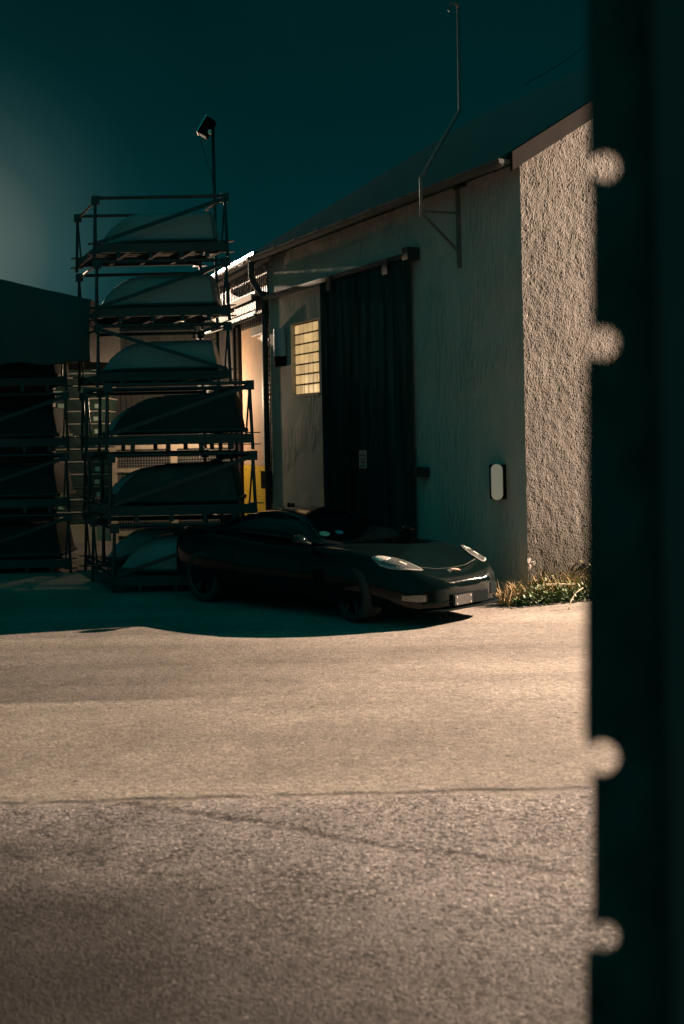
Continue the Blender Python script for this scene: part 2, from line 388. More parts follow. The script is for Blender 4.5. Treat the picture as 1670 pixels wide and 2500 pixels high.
# window of lit glass blocks
win = obj('window', (lambda b: (box(b, ws0, ws1, -.34, -.090, wz0, wz1, TW), b)[1])(NB()), M['mortar'], wh)
bm = NB(); cw, ch = (ws1-ws0-.04)/6, (wz1-wz0-.02)/7
for i in range(6):
    for j in range(7):
        s = ws0+.02+cw*i; z = wz0+.01+ch*j
        vs = box(bm, s+.013, s+cw-.017, -.0895, -.07, z+.014, z+ch-.014, TW)
gb = obj('glass_block', bm, M['glass'], win); bevel(gb, .012, 2)
def blockglow(m):
    nt = m.node_tree; N, L = nt.nodes, nt.links; b = N['Principled BSDF']; geo = N.new('ShaderNodeNewGeometry')
    n = N.new('ShaderNodeTexNoise'); n.inputs['Scale'].default_value = 3.2; n.inputs['Detail'].default_value = 3; L.new(geo.outputs['Position'], n.inputs[0])
    r = N.new('ShaderNodeMapRange'); r.inputs[1].default_value = .3; r.inputs[2].default_value = .7; r.inputs[3].default_value = .55; r.inputs[4].default_value = .80; L.new(n.outputs[0], r.inputs[0])
    rp = N.new('ShaderNodeMapRange'); rp.inputs[3].default_value = .68; rp.inputs[4].default_value = 1.12; L.new(geo.outputs['Random Per Island'], rp.inputs[0])
    ml = N.new('ShaderNodeMath'); ml.operation = 'MULTIPLY'; L.new(r.outputs[0], ml.inputs[0]); L.new(rp.outputs[0], ml.inputs[1])
    L.new(ml.outputs[0], b.inputs['Emission Strength'])
blockglow(M['glass'])
bm = NB()
box(bm, ws1-.02, ws1+.001, -.0895, .004, wz0, wz1, TW)  # plastered far reveal
box(bm, ws0, ws1, -.0895, .02, wz0-.03, wz0, TW)
obj('window_reveal', bm, M['reveal'], win)
# sliding door and its track
ds0, ds1, dzt = 2.64, 5.46, 4.66
bm = NB(); k = 0; s = ds0
while s < ds1-.01:
    w = .14; box(bm, s+.003, min(s+w, ds1)-.003, .05+(.005 if k % 2 else 0), .12+(.005 if k % 2 else 0), .04, dzt, TW); s += w; k += 1
door = obj('sliding_door', bm, M['doorwood'], wh)
bm = NB(); box(bm, ds0-.02, ds0+.07, .135, .16, .04, dzt, TW); box(bm, ds1-.05, ds1+.02, .135, .15, .04, dzt, TW); box(bm, ds0+.07, ds1-.05, .135, .15, .04, .25, TW)
objs('door_frame', bm, M['doorwood'], door)
bm = NB(); box(bm, 2.5, SP-.12, .02, .17, 4.665, 4.74, TW)
tk = obj('door_track', bm, M['track'], wh)
bm = NB(); box(bm, 2.44, 2.6, .02, .22, 4.62, 4.80, TW)
for q in (3.1, 5.0): box(bm, q, q+.16, .17, .19, 4.5, 4.72, TW)
objs('track_stop', bm, M['track'], tk)
bm = NB(); box(bm, 2.30, 2.56, .0, .13, 1.50, 1.64, TW); obj('door_latch', bm, M['track'], wh)
for s in (7.05, 7.22):
    bm = NB(); tube(bm, [W(s, 0, .88), W(s, .03, .88)], .045, 14); obj('air_vent', bm, M['blackplastic'], wh)
# paper notice on the door
bm = NB(); box(bm, 3.96, 4.21, .1335, .137, 1.60, 1.88, TW)
nt_ = tag(obj('paper_notice', bm, M['paper']), 'small faded paper notice stuck on the dark sliding door', 'sign')
bm = NB()
for k, (a, b_, z) in enumerate(((4.0, 4.17, 1.80), (4.0, 4.09, 1.745), (4.12, 4.17, 1.74), (4.0, 4.16, 1.70), (4.02, 4.10, 1.67), (4.0, 4.17, 1.635))):
    box(bm, a, b_, .137, .1385, z-.012, z+.014, TW)
obj('print', bm, M['ink'], nt_)
# bulkhead lamp near the corner: capsule cover on a dark box
wl = thing('wall_lamp', 'unlit white capsule shaped bulkhead lamp on the wall near the corner', 'lamp', W(.5, 0, 1.2), absolute=True)
bm = NB(); box(bm, .42, .66, .0, .10, 1.26, 1.70, TW); obj('housing', bm, M['blackplastic'], wl)
bm = NB(); ring0, ring1 = [], []
fx = (G0*.75+Vector((.2, -.5, 0))).normalized(); fn = Vector((fx.y, -fx.x, 0)); cen = W(.40, .16, 1.485)
for k in range(40):
    a = 2*math.pi*k/40; x = .075*math.cos(a); z = .075*math.sin(a)+(.155 if math.sin(a) >= 0 else -.155)
    ring0.append(cen+fx*x+Vector((0, 0, z))-fn*.05); ring1.append(cen+fx*x+Vector((0, 0, z))+fn*.02)
loft(bm, [ring0, ring1]); bevel(obj('cover', bm, M['cover'], wl), .008, 2)
# blue-grey half-round box beside the window
bm = NB(); rr = []
for z in (3.42, 4.08): rr.append([W(7.36+.16*math.cos(math.pi*k/12), .02+.16*math.sin(math.pi*k/12), z) for k in range(13)]+[W(7.20, 0, z), W(7.52, 0, z)][:0])
loft(bm, rr)
hb = tag(obj('wall_box', bm, M['bluegrey'], None, False), 'blue grey half round metal box on the wall beside the lit window', 'wall box')
bm = NB(); rr = []
for z in (3.40, 3.58): rr.append([W(7.36+.163*math.cos(math.pi*k/12), .02+.163*math.sin(math.pi*k/12), z) for k in range(13)])
loft(bm, rr); obj('base_cover', bm, M['blackplastic'], hb)
# service mast on its wall bracket
sm = thing('service_mast', 'thin grey service mast bent from a triangular wall bracket past the eaves', 'mast', W(1.4, 0, 4.4), absolute=True)
bm = NB(); box(bm, 1.36, 1.43, .0, .035, 4.36, 5.42, TW); obj('wall_bar', bm, M['mast'], sm)
bm = NB(); bar(bm, W(1.395, .03, 5.10), W(1.395, .60, 5.08), .03, .03); bar(bm, W(1.395, .03, 4.58), W(1.395, .60, 5.06), .035, .035); objs('bracket', bm, M['mast'], sm)
bm = NB(); box(bm, 1.20, 1.46, .0, .06, 5.425, 5.455, TW); obj('cap_bar', bm, M['track'], sm)
top0 = W(1.395, .60, 5.52); top1 = W(1.395, -.04, 6.50); top2 = W(1.395, -.05, 7.9)
bm = NB(); tube(bm, [W(1.395, .60, 5.02), top0, top1, top2], .024, 10); obj('pole', bm, M['mast'], sm, True)
bm = NB(); tube(bm, [top2+Vector((0, 0, -.02)), top2+Vector((-.02, 0, .06)), top2+Vector((-.10, 0, .05)), top2+Vector((-.14, 0, -.05))], [.026, .026, .022, .016], 10); obj('weatherhead', bm, M['mast'], sm, True)
# cable over the roof
bm = NB(); a = Vector((3.0, 18.0, CAMH+(1066-214)/F*18.0)); b_ = Vector((5.2, 20.5, CAMH+(1066-40)/F*20.5))
tube(bm, [a+(b_-a)*t+Vector((0, 0, -.12*math.sin(math.pi*t))) for t in [i/10 for i in range(11)]], .012, 6)
tag(obj('overhead_cable', bm, M['mast']), 'thin slack cable crossing the dark sky above the roof', 'cable')

# ------------------------------------------------------------------ annex with the lit loading bay
ax = thing('annex', 'low loading bay annex with lit panel, yellow base and metal canopy', 'building', P0, absolute=True)
bm = NB()
box(bm, 2.45, 9.0, -.5, 0, -.2, 5.5, TB)
box(bm, .03, 2.449, -.5, 0, 4.30, 5.5, TB)
box(bm, .03, 9, -.52, -.503, -.2, 5.5, TB)
obj('wall', bm, M['corr'], ax)
bm = NB()
for k in range(70): s = .05+k*.128; box(bm, s, s+.045, .001, .022, 4.32, 5.4, TB)
obj('cladding_rib', bm, M['corr'], ax)
bm = NB(); halfpipe(bm, TB, -.05, 4.0, .35, 5.46, .085)
ag = obj('gutter', bm, M['zinc'], ax)
bm = NB()
for k in range(8): s = .25+k*.5; box(bm, s, s+.03, .27, .43, 5.40, 5.41, TB)
objs('gutter_bracket', bm, M['track'], ag)
bm = NB(); box(bm, -.05, 9, -.5, .30, 5.51, 5.58, TB); obj('roof', bm, M['roof'], ax)
cn = obj('canopy', (lambda b: (box(b, .12, 9, .0, .24, 4.82, 4.86, TB), b)[1])(NB()), M['track'], ax)
bm = NB(); box(bm, .30, 1.75, .245, .26, 4.72, 4.84, TB); box(bm, 1.9, 2.3, .245, .27, 4.70, 4.78, TB); objs('flashing', bm, M['beige'], cn)
bm = NB()
for k in range(60): s = .14+k*.11; box(bm, s, s+.07, .20, .222, 4.53, 4.69, TB)
box(bm, .14, 6.7, .18, .20, 4.51, 4.70, TB); obj('fascia', bm, M['corr'], cn)
bm = NB()
for k in range(14): s = .16+k*.46; box(bm, s, s+.40, .23, .26, 4.415, 4.445, TB)
objs('drip_rail', bm, M['zinc'], cn)
bm = NB(); box(bm, .16, 6.6, .19, .225, 4.38, 4.50, TB); obj('rail_backing', bm, M['track'], cn)
bm = NB(); box(bm, .10, 1.15, -.02, .03, 4.09, 4.27, TB); obj('lintel', bm, M['white'], ax)
bm = NB(); box(bm, .50, 1.93, -.05, .0, 1.57, 4.285, TB)
dpn = obj('bay_panel', bm, M['peach'], ax)
bm = NB(); box(bm, .17, .495, -.03, .02, 1.57, 4.08, TB); obj('panel_frame', bm, M['white'], dpn)
bm = NB(); box(bm, .15, 1.93, -.05, .006, .02, 1.565, TB); obj('yellow_base', bm, M['yellow'], ax)
bm = NB()
for k in range(44): z = .05+k*.09; box(bm, .05, .145, -.06, .01, z, z+.055, TB)
obj('ribbed_strip', bm, M['corr'], ax)  # added ribs stand in for stacked timber ends seen in this gap
bm = NB(); box(bm, 1.95, 2.38, .001, .07, .02, 4.36, TB); box(bm, 2.12, 2.20, .07, .12, .02, 4.36, TB); obj('bay_post', bm, M['verge'], ax)
bm = NB(); box(bm, .06, .36, -.1, .12, 1.15, 1.48, TB); obj('bay_latch', bm, M['blackplastic'], ax)
# low corrugated shed closing the yard behind the racks
sh = thing('yard_shed', 'dim corrugated shed closing the yard behind the stacked boats', 'shed', (-5, 26, 0), absolute=True)
bm = NB(); box(bm, -9.5, -3.3, 26.0, 26.2, 0, 4.9); obj('wall', bm, M['shedwall'], sh)
bm = NB(); box(bm, -9.6, -3.2, 25.75, 26.3, 4.9, 5.0); obj('roof', bm, M['roof'], sh)
bm = NB(); box(bm, -9.5, -3.2, 25.7, 25.745, 4.47, 4.53); box(bm, -9.5, -3.2, 25.7, 25.745, 4.92, 4.97); objs('fascia_rail', bm, M['track'], sh)
bm = NB(); 
for k in range(48): x = -9.45+k*.13; box(bm, x, x+.05, 25.972, 25.999, 0, 4.88)
obj('cladding_rib', bm, M['shedwall'], sh)
# far pale roof
bm = NB(); rr = []
for x in (-19, -8.2): rr.append([Vector((x, 44, 4.8)), Vector((x, 44, 6.3)), Vector((x, 46, 7.45)), Vector((x, 50, 7.5)), Vector((x, 50, 4.8))])
loft(bm, rr)
fb = tag(obj('far_hall', bm, M['pale_roof']), 'distant pale lit roof behind the dark tarpaulin', 'building')

# ------------------------------------------------------------------ lamp pole behind the racks
lp = thing('lamp_pole', 'unlit floodlight on a slim pole rising behind the boat racks', 'lamp post', (-2.14, 20, 0), absolute=True)
LX, LY = -2.14, 20
bm = NB(); tube(bm, [(LX, LY, 0), (LX-.02, LY, 7.60)], .030, 10); obj('pole', bm, M['steel'], lp, True)
ctr = Vector((LX-.13, LY, 7.58)); ax_u = Vector((.52, 0, .86)).normalized(); ax_v = Vector((-.86, 0, .52)).normalized()
def HB(v): return ctr+ax_u*v.x+ax_v*v.z+Vector((0, v.y, 0))
bm = NB(); box(bm, -.165, .165, -.12, .12, -.10, .08, HB); hd = bevel(obj('lamp_head', bm, M['blackplastic'], lp), .02, 2)
bm = NB(); box(bm, -.172, .172, -.125, .125, .083, .093, HB); obj('front_rim', bm, M['chrome'], hd)
bm = NB(); bar(bm, (LX, LY, 7.58), HB(Vector((.03, 0, -.11))), .03, .03); obj('arm', bm, M['steel'], lp)
bm = NB(); box(bm, LX-.09, LX-.03, LY-.17, LY-.12, 7.42, 7.50); bevel(obj('lens_glint', bm, M['white'], lp), .01, 2)  # white block stands in for the bright glint of the lamp lens
bm = NB(); tube(bm, [HB(Vector((-.16, -.09, .06))), (LX-.14, LY-.06, 7.0), (LX-.06, LY-.03, 6.75), (LX-.02, LY, 6.4)], .006, 6); obj('stay_wire', bm, M['steel'], lp)

# ------------------------------------------------------------------ boat racks and dinghies
RW, RD, RH, SHX = 2.0, 1.36, .975, -.58
def rs(x, y, z): return Vector((x+SHX*y/RD, y, z))
def TR(v): return rs(v.x, v.y, v.z)
def make_rack(flip=False):
    r = empty('boat_rack')
    bm = NB()
    for y in (0, RD):
        box(bm, 0, RW, y-.03, y+.03, .09, .22, TR)
    for x in (0, .5, 1.0, 1.5, RW-.06): box(bm, x, x+.06, .03, RD-.03, .10, .19, TR)
    obj('base_frame', bm, M['deck'], r)
    bm = NB(); 
    for k in range(7): y = .06+k*.18; box(bm, .08, RW-.1, y, y+.13, .195, .215, TR)
    obj('deck_board', bm, M['deck'], r)
    for x in (0.02, RW-.02):
        for y in (0, RD):
            sx = 1 if x > 1 else -1; bm = NB()
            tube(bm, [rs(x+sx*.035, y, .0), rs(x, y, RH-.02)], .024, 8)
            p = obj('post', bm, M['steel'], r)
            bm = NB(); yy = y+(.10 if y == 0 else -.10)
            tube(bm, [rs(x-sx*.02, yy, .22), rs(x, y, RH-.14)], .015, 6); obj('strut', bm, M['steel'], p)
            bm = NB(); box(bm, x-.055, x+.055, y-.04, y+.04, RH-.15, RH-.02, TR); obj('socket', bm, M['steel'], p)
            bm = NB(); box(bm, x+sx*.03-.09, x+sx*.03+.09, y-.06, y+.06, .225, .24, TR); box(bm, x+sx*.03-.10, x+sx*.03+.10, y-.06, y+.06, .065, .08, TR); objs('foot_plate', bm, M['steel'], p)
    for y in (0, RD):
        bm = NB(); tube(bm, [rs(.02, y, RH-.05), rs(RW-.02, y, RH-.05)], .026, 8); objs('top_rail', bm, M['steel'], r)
    for x in (0.02, RW-.02):
        bm = NB(); tube(bm, [rs(x, .04, RH-.09), rs(x, RD-.04, RH-.09)], .018, 8); obj('end_rail', bm, M['steel'], r)
    bm = NB(); a, b_ = ((.04, .24), (RW-.04, RH-.10)) if not flip else ((.04, RH-.10), (RW-.04, .24))
    bar(bm, rs(a[0], -.012, a[1]), rs(b_[0], -.012, b_[1]), .03, .055); obj('brace', bm, M['steel'], r)
    bm = NB()
    for x in (.33, .82, 1.28, 1.68): box(bm, x, x+.05, -.02, .04, .0, .09, TR)
    objs('spacer_foot', bm, M['steel'], r)
    return r
def hull_mesh(L=1.90, Wd=1.12, H=.52):
    """an upturned dinghy: bow to -x, transom to +x, keel line on top"""
    rings = []
    for i in range(15):
        t = i/14; x = t*L
        w = Wd/2*(.34+.66*math.sin(min(1, t*2.2)*math.pi/2))*(1-.08*max(0, t-.7)/.3)
        h = H*(.10+.90*math.sin(min(1, t*2.7)*math.pi/2)**.72)*(.97+.05*t)
        ring = []
        prof = ((-1, 0), (-1.0, .12), (-.985, .45), (-.955, .74), (-.88, .90), (-.70, .965), (-.35, .99), (0, 1.0))
        prof = prof+tuple((-a, b) for a, b in prof[-2::-1])
        dx = .0 if t < .95 else 0
        for a, b in prof: ring.append(Vector((x-(.10*b*(1 if t > .99 else 0)), a*w, b*h)))
        rings.append(ring)
    bm = NB(); loft(bm, rings); return bm
def make_boat(m, gun):
    r = empty('dinghy')
    hu = obj('hull', hull_mesh(), m, r, True)
    md = hu.modifiers.new('b', 'BEVEL'); md.width = .03; md.segments = 3; md.limit_method = 'ANGLE'; md.angle_limit = R(50); bake(hu)
    bm = NB()
    for s in (-1, 1):
        pts = []
        for i in range(15):
            t = i/14; w = 1.12/2*(.34+.66*math.sin(min(1, t*2.2)*math.pi/2))*(1-.08*max(0, t-.7)/.3)
            pts.append(Vector((t*1.9, s*(w+.012), .03)))
        tube(bm, pts, .028, 6)
    bar(bm, (1.905, -.52, .03), (1.905, .52, .03), .05, .05); bar(bm, (-.01, -.18, .03), (-.01, .18, .03), .05, .05)
    objs('gunwale', bm, gun, r)
    bm = NB(); tube(bm, [(.75, 0, .522), (1.2, 0, .53), (1.80, 0, .53)], .014, 6); obj('keel_strip', bm, gun, r)
    return r
RACKS = [make_rack(False), make_rack(True)]
BOATS = {k: make_boat(M[k], M['deck']) for k in ('hull_grey', 'hull_navy', 'hull_teal')}
used = set()
def put(proto, loc, rz, label, cat, group):
    if id(proto) in used: o = copy_tree(proto)
    else: o = proto; used.add(id(proto))
    o.location = loc; o.rotation_euler = (0, 0, rz); tag(o, label, cat, group); return o
def stack(x, y, rows, where, dx=0.0):
    for i, (flip, hull, rl, bl) in enumerate(rows):
        z = i*RH; jx = random.uniform(-.012, .012); jz = R(random.uniform(-.5, .5))
        put(RACKS[1 if flip else 0], (x+jx+dx*i, y, z), jz, rl, 'boat rack', 'steel racks stacked with boats')
        if hull: put(BOATS[hull], (x+.06+jx+dx*i-.10+random.uniform(-.03, .05), y+RD*.5, z+.245), R(random.uniform(-2.2, 2.2)), bl, 'dinghy', 'upturned dinghies on the racks').scale = (random.uniform(.95, 1.0), random.uniform(.94, 1.0), random.uniform(.90, 1.06))
# far, tall stack (six levels)
stack(-3.66, 17.3, [
    (False, 'hull_grey', 'hidden bottom rack of the tall rear stack', 'pale dinghy in the bottom rack of the tall rear stack'),
    (False, 'hull_grey', 'second rack from the ground in the tall rear stack', 'pale dinghy second from the ground in the tall rear stack'),
    (False, 'hull_grey', 'third rack from the ground in the tall rear stack', 'pale dinghy third from the ground in the tall rear stack'),
    (True, 'hull_grey', 'third rack from the top, its brace falling to the right', 'grey upturned dinghy below the two that stand against the sky'),
    (False, 'hull_grey', 'second rack from the top, just above the tarpaulin edge', 'second dinghy from the top, its bow touching the tarpaulin edge'),
    (False, 'hull_grey', 'topmost open steel rack standing against the night sky', 'topmost grey dinghy resting upside down against the sky')], 'rear', -.006)
# nearer stack (three levels)
stack(-3.20, 15.75, [
    (False, 'hull_grey', 'bottom rack of the near stack, behind the car tail', 'grey dinghy hull at ground level behind the car tail'),
    (False, 'hull_teal', 'middle rack of the near stack, against the yellow base', 'slate dinghy in the middle of the near stack by the yellow base'),
    (False, 'hull_navy', 'top rack of the near stack, beside the lit bay panel', 'dark navy dinghy on top of the near stack beside the lit panel')], 'near', -.02)
# left stack, dark hulls under a tarpaulin
stack(-6.42, 18.3, [
    (False, 'hull_navy', 'bottom rack of the dark stack at the left edge', 'dark dinghy lowest in the stack at the left edge'),
    (False, 'hull_navy', 'second rack up in the dark stack at the left edge', 'dark dinghy second up in the stack at the left edge'),
    (False, 'hull_navy', 'third rack up in the dark stack at the left edge', 'dark dinghy third up in the stack at the left edge'),
    (False, 'hull_navy', 'top rack of the dark left stack, under the tarpaulin', 'dark dinghy just under the tarpaulin at the left edge')], 'left', 0)
bm = NB(); rr = []; hemline = []
for i in range(61):
    x = -8.2+i*.0707; hem = .15 if x < -5.2 else 3.4; zt = 4.36+(-3.93-x)*.247+.018*noise.noise(Vector((x*2.2, 1, 0)))  # back side hangs almost to the ground, added to block lamp light
    f = .035*math.sin(x*9+1.3*math.sin(x*2.1)); zb = 3.33+.05*math.sin(x*3.4)**2
    hemline.append(Vector((x, 17.95+f*1.4, zb)))
    rr.append([Vector((x, 17.95+f*1.4, zb)), Vector((x, 17.96+f, 3.7)), Vector((x, 17.99+f*.6, 4.0)), Vector((x, 18.10, zt-.03)), Vector((x, 18.2, zt)), Vector((x, 20.4, zt-.12)), Vector((x, 20.6, hem)), Vector((x, 20.55, hem)), Vector((x, 20.30, 3.5))])
loft(bm, rr)
tp = tag(obj('tarpaulin', bm, M['tarp'], None, True), 'dark sloping tarpaulin over the left stack of boats', 'tarpaulin')
tp.data.set_sharp_from_angle(angle=R(30))
bm = NB(); tube(bm, hemline, .016, 6); obj('hem_rope', bm, M['steel'], tp, True)
# crates behind, seen through the gaps
def make_crate():
    r = empty('crate'); bm = NB(); w, d, h = 1.15, 1.0, .225; t = .02
    box(bm, -w/2, w/2, 0, d, 0, .02); box(bm, -w/2, w/2, 0, t, .02, h); box(bm, -w/2, w/2, d-t, d, .02, h); box(bm, -w/2, -w/2+t, t, d-t, .02, h); box(bm, w/2-t, w/2, t, d-t, .02, h)
    obj('body', bm, M['crate'], r)
    bm = NB(); box(bm, -w/2-.01, w/2+.01, -.02, d+.01, h+.001, h+.025); obj('lip', bm, M['cratelip'], r)
    bm = NB(); box(bm, -.49, -.36, -.012, -.002, .04, .14); box(bm, .30, .40, -.012, -.002, .03, .12); objs('tag_label', bm, M['sticker'], r)
    return r
cr = make_crate()
for i, (x, n0, n1) in enumerate(((-5.56, 1, 14),)):
    for k in range(n0, n1):
        o = put(cr, (x+random.uniform(-.02, .02), 24.2+random.uniform(-.03, .03), .1+k*.268), R(random.uniform(-1, 1)),
            ('plastic crate number %s up in the crate column behind the gap between stacks' % ['', 'one', 'two', 'three', 'four', 'five', 'six', 'seven', 'eight', 'nine', 'ten', 'eleven', 'twelve', 'thirteen', 'fourteen'][k-n0+1]) if i == 0 else 'plastic crate in the dark column behind the left stack',
            'crate', 'crates stacked behind the boat racks' if i == 0 else 'dark crates behind the left stack')
bm = NB(); box(bm, -6.2, -4.95, 24.1, 25.3, 0, .34); tag(obj('timber_pallet', bm, M['beige']), 'pale wooden base under the column of crates', 'pallet')
# wire mesh cage with pale posts, seen under the second dinghy
cg = thing('mesh_cage', 'wire mesh cage with pale timber posts seen between the near racks', 'cage', (-4, 24, 0))
bm = NB()
for x in (-.9, .38, 1.66): box(bm, x, x+.14, -.05, .05, 0, 2.05)
objs('post', bm, M['beige'], cg)
bm = NB(); box(bm, -.76, 1.66, -.04, .04, 1.92, 2.03); box(bm, -.76, 1.66, -.04, .04, 1.44, 1.52); box(bm, -.76, 1.66, -.04, .04, .1, .2); objs('rail', bm, M['beige'], cg)
bm = NB()
for k in range(42): x = -.74+k*.057; box(bm, x, x+.012, -.006, .006, .2, 1.92)
for k in range(30): z = .22+k*.057; box(bm, -.74, 1.66, -.0135, -.0065, z, z+.012)
obj('mesh', bm, M['wire'], cg)
bm = NB(); box(bm, -.7, 1.6, .15, .9, .02, 1.7); obj('load', bm, M['deck'], cg)

# ------------------------------------------------------------------ the car
CARYAW = R(-45)
car = thing('sports_car', 'low black sports car parked nose out beside the warehouse wall', 'car', (-.19, 14.32, 0), CARYAW)
#        x      w     zb   zs    zc    (half width, underside, fender top, centre line)
ST = [(-2.24, .62, .40, .80, .82), (-2.20, .76, .30, .88, .90), (-2.05, .86, .24, .92, .93), (-1.75, .91, .20, .93, .92), (-1.40, .93, .18, .93, .92), (-1.0, .925, .17, .90, .90),
      (-.5, .905, .165, .85, .86), (0, .895, .165, .83, .85), (.45, .90, .165, .825, .85), (.85, .915, .165, .82, .82), (1.20, .92, .17, .81, .775), (1.55, .90, .17, .765, .715), (1.80, .855, .165, .70, .655),
      (2.0, .77, .16, .62, .595), (2.12, .66, .16, .555, .545), (2.20, .50, .17, .50, .50), (2.235, .34, .22, .44, .45)]
def ring_of(x, w, zb, zs, zc):
    h = zs-zb
    half = [(0, zb), (.55*w, zb), (.90*w, zb+.012), (.985*w, zb+.10*h), (1.0*w, zb+.35*h), (.985*w, zb+.62*h), (.965*w, zb+.80*h), (.90*w, zs-.03), (.80*w, zs), (.66*w, zs-.004), (.48*w, (zs+zc)/2-.004), (.25*w, zc-.002), (0, zc)]
    return [Vector((x, -a, b)) for a, b in half]+[Vector((x, a, b)) for a, b in half[-2:0:-1]]
bm = NB(); loft(bm, [ring_of(*s) for s in ST])
body = obj('body', bm, M['paint'], car, True)
md = body.modifiers.new('s', 'SUBSURF'); md.levels = md.render_levels = 2; bake(body)
cut = NB()
WHEELS = [(1.25, -.755, .325, R(-13)), (1.25, .755, .325, R(-13)), (-1.435, -.79, .335, 0), (-1.435, .79, .335, 0)]
for wx, wy, wr, st in WHEELS:
    s = 1 if wy > 0 else -1
    tube(cut, [(wx, wy-s*.34, wr), (wx, wy+s*.4, wr)], wr+.055, 36)
for z0, z1, y0, y1 in ((.30, .40, -.40, .40),):        # lower air intake
    box(cut, 2.02, 2.4, y0, y1, z0, z1)
cuto = obj('cutter', cut, M['blackplastic'])
md = body.modifiers.new('b', 'BOOLEAN'); md.operation = 'DIFFERENCE'; md.solver = 'EXACT'; md.object = cuto
bake(body)
bpy.data.objects.remove(cuto, do_unlink=True)
for p in body.data.polygons: p.use_smooth = True
try: body.data.set_sharp_from_angle(angle=R(38))
except Exception: pass
bmb = NB(); bmb.from_mesh(body.data); BV = BVHTree.FromBMesh(bmb)
# greenhouse
GH = [(.72, .66, .80, .825), (.50, .70, .82, .925), (.25, .70, .82, 1.05), (0, .69, .82, 1.145), (-.25, .68, .82, 1.19), (-.55, .67, .83, 1.205), (-.85, .66, .84, 1.175), (-1.15, .64, .86, 1.11), (-1.50, .60, .87, 1.01), (-1.80, .54, .88, .92)]
rr = []
for x, w, zb, zt in GH:
    h = zt-zb; wt = w-.26*min(1, h/.38)
    half = [(0, zb), (w, zb), (w*.985, zb+h*.25), ((w+wt)/2+.03, zb+h*.62), (wt+.035, zb+h*.88), (wt-.06, zb+h*.97), (wt*.45, zt), (0, zt)]
    rr.append([Vector((x, -a, b)) for a, b in half]+[Vector((x, a, b)) for a, b in half[-2:0:-1]])
bm = NB(); loft(bm, rr)
gh = obj('window_glass', bm, M['carglass'], car, True); md = gh.modifiers.new('s', 'SUBSURF'); md.levels = md.render_levels = 2; bake(gh)
bmg = NB(); bmg.from_mesh(gh.data); GV = BVHTree.FromBMesh(bmg)
def decal(name, A, Bc, dirn, m, parent, bv=None, n=14, k=5, off=.006, th=.010, plane=5.0):
    """a panel between two outlines (each a list of 2D points), laid on the bodywork along dirn"""
    bv = bv or BV
    def lerpc(C_, t):
        t *= len(C_)-1; i = min(int(t), len(C_)-2); f = t-i
        return Vector(C_[i])*(1-f)+Vector(C_[i+1])*f
    bm = NB(); grid = []
    for i in range(n+1):
        a, b = lerpc(A, i/n), lerpc(Bc, i/n); row = []
        for j in range(k+1):
            p = a*(1-j/k)+b*(j/k)
            o = Vector((p.x, p.y, plane)) if dirn == 'z' else (Vector((plane, p.x, p.y)) if dirn == 'x' else Vector((p.x, plane, p.y)))
            d = Vector((0, 0, -1)) if dirn == 'z' else (Vector((-1, 0, 0)) if dirn == 'x' else Vector((0, -math.copysign(1, plane), 0)))
            hit, nn, _, _ = bv.ray_cast(o, d)
            if hit is None: hit = o+d*3; nn = -d
            row.append((hit+nn*off, hit-nn*th))
        grid.append(row)
    T = [[bm.verts.new(q[0]) for q in r] for r in grid]; U = [[bm.verts.new(q[1]) for q in r] for r in grid]
    for i in range(n):
        for j in range(k):
            bm.faces.new((T[i][j], T[i+1][j], T[i+1][j+1], T[i][j+1])); bm.faces.new((U[i][j], U[i][j+1], U[i+1][j+1], U[i+1][j]))
    for i in range(n):
        bm.faces.new((T[i][0], U[i][0], U[i+1][0], T[i+1][0])); bm.faces.new((T[i][k], T[i+1][k], U[i+1][k], U[i][k]))
    for j in range(k):
        bm.faces.new((T[0][j], T[0][j+1], U[0][j+1], U[0][j])); bm.faces.new((T[n][j], U[n][j], U[n][j+1], T[n][j+1]))
    bmesh.ops.remove_doubles(bm, verts=bm.verts[:], dist=1e-5)
    return obj(name, bm, m, parent, False)
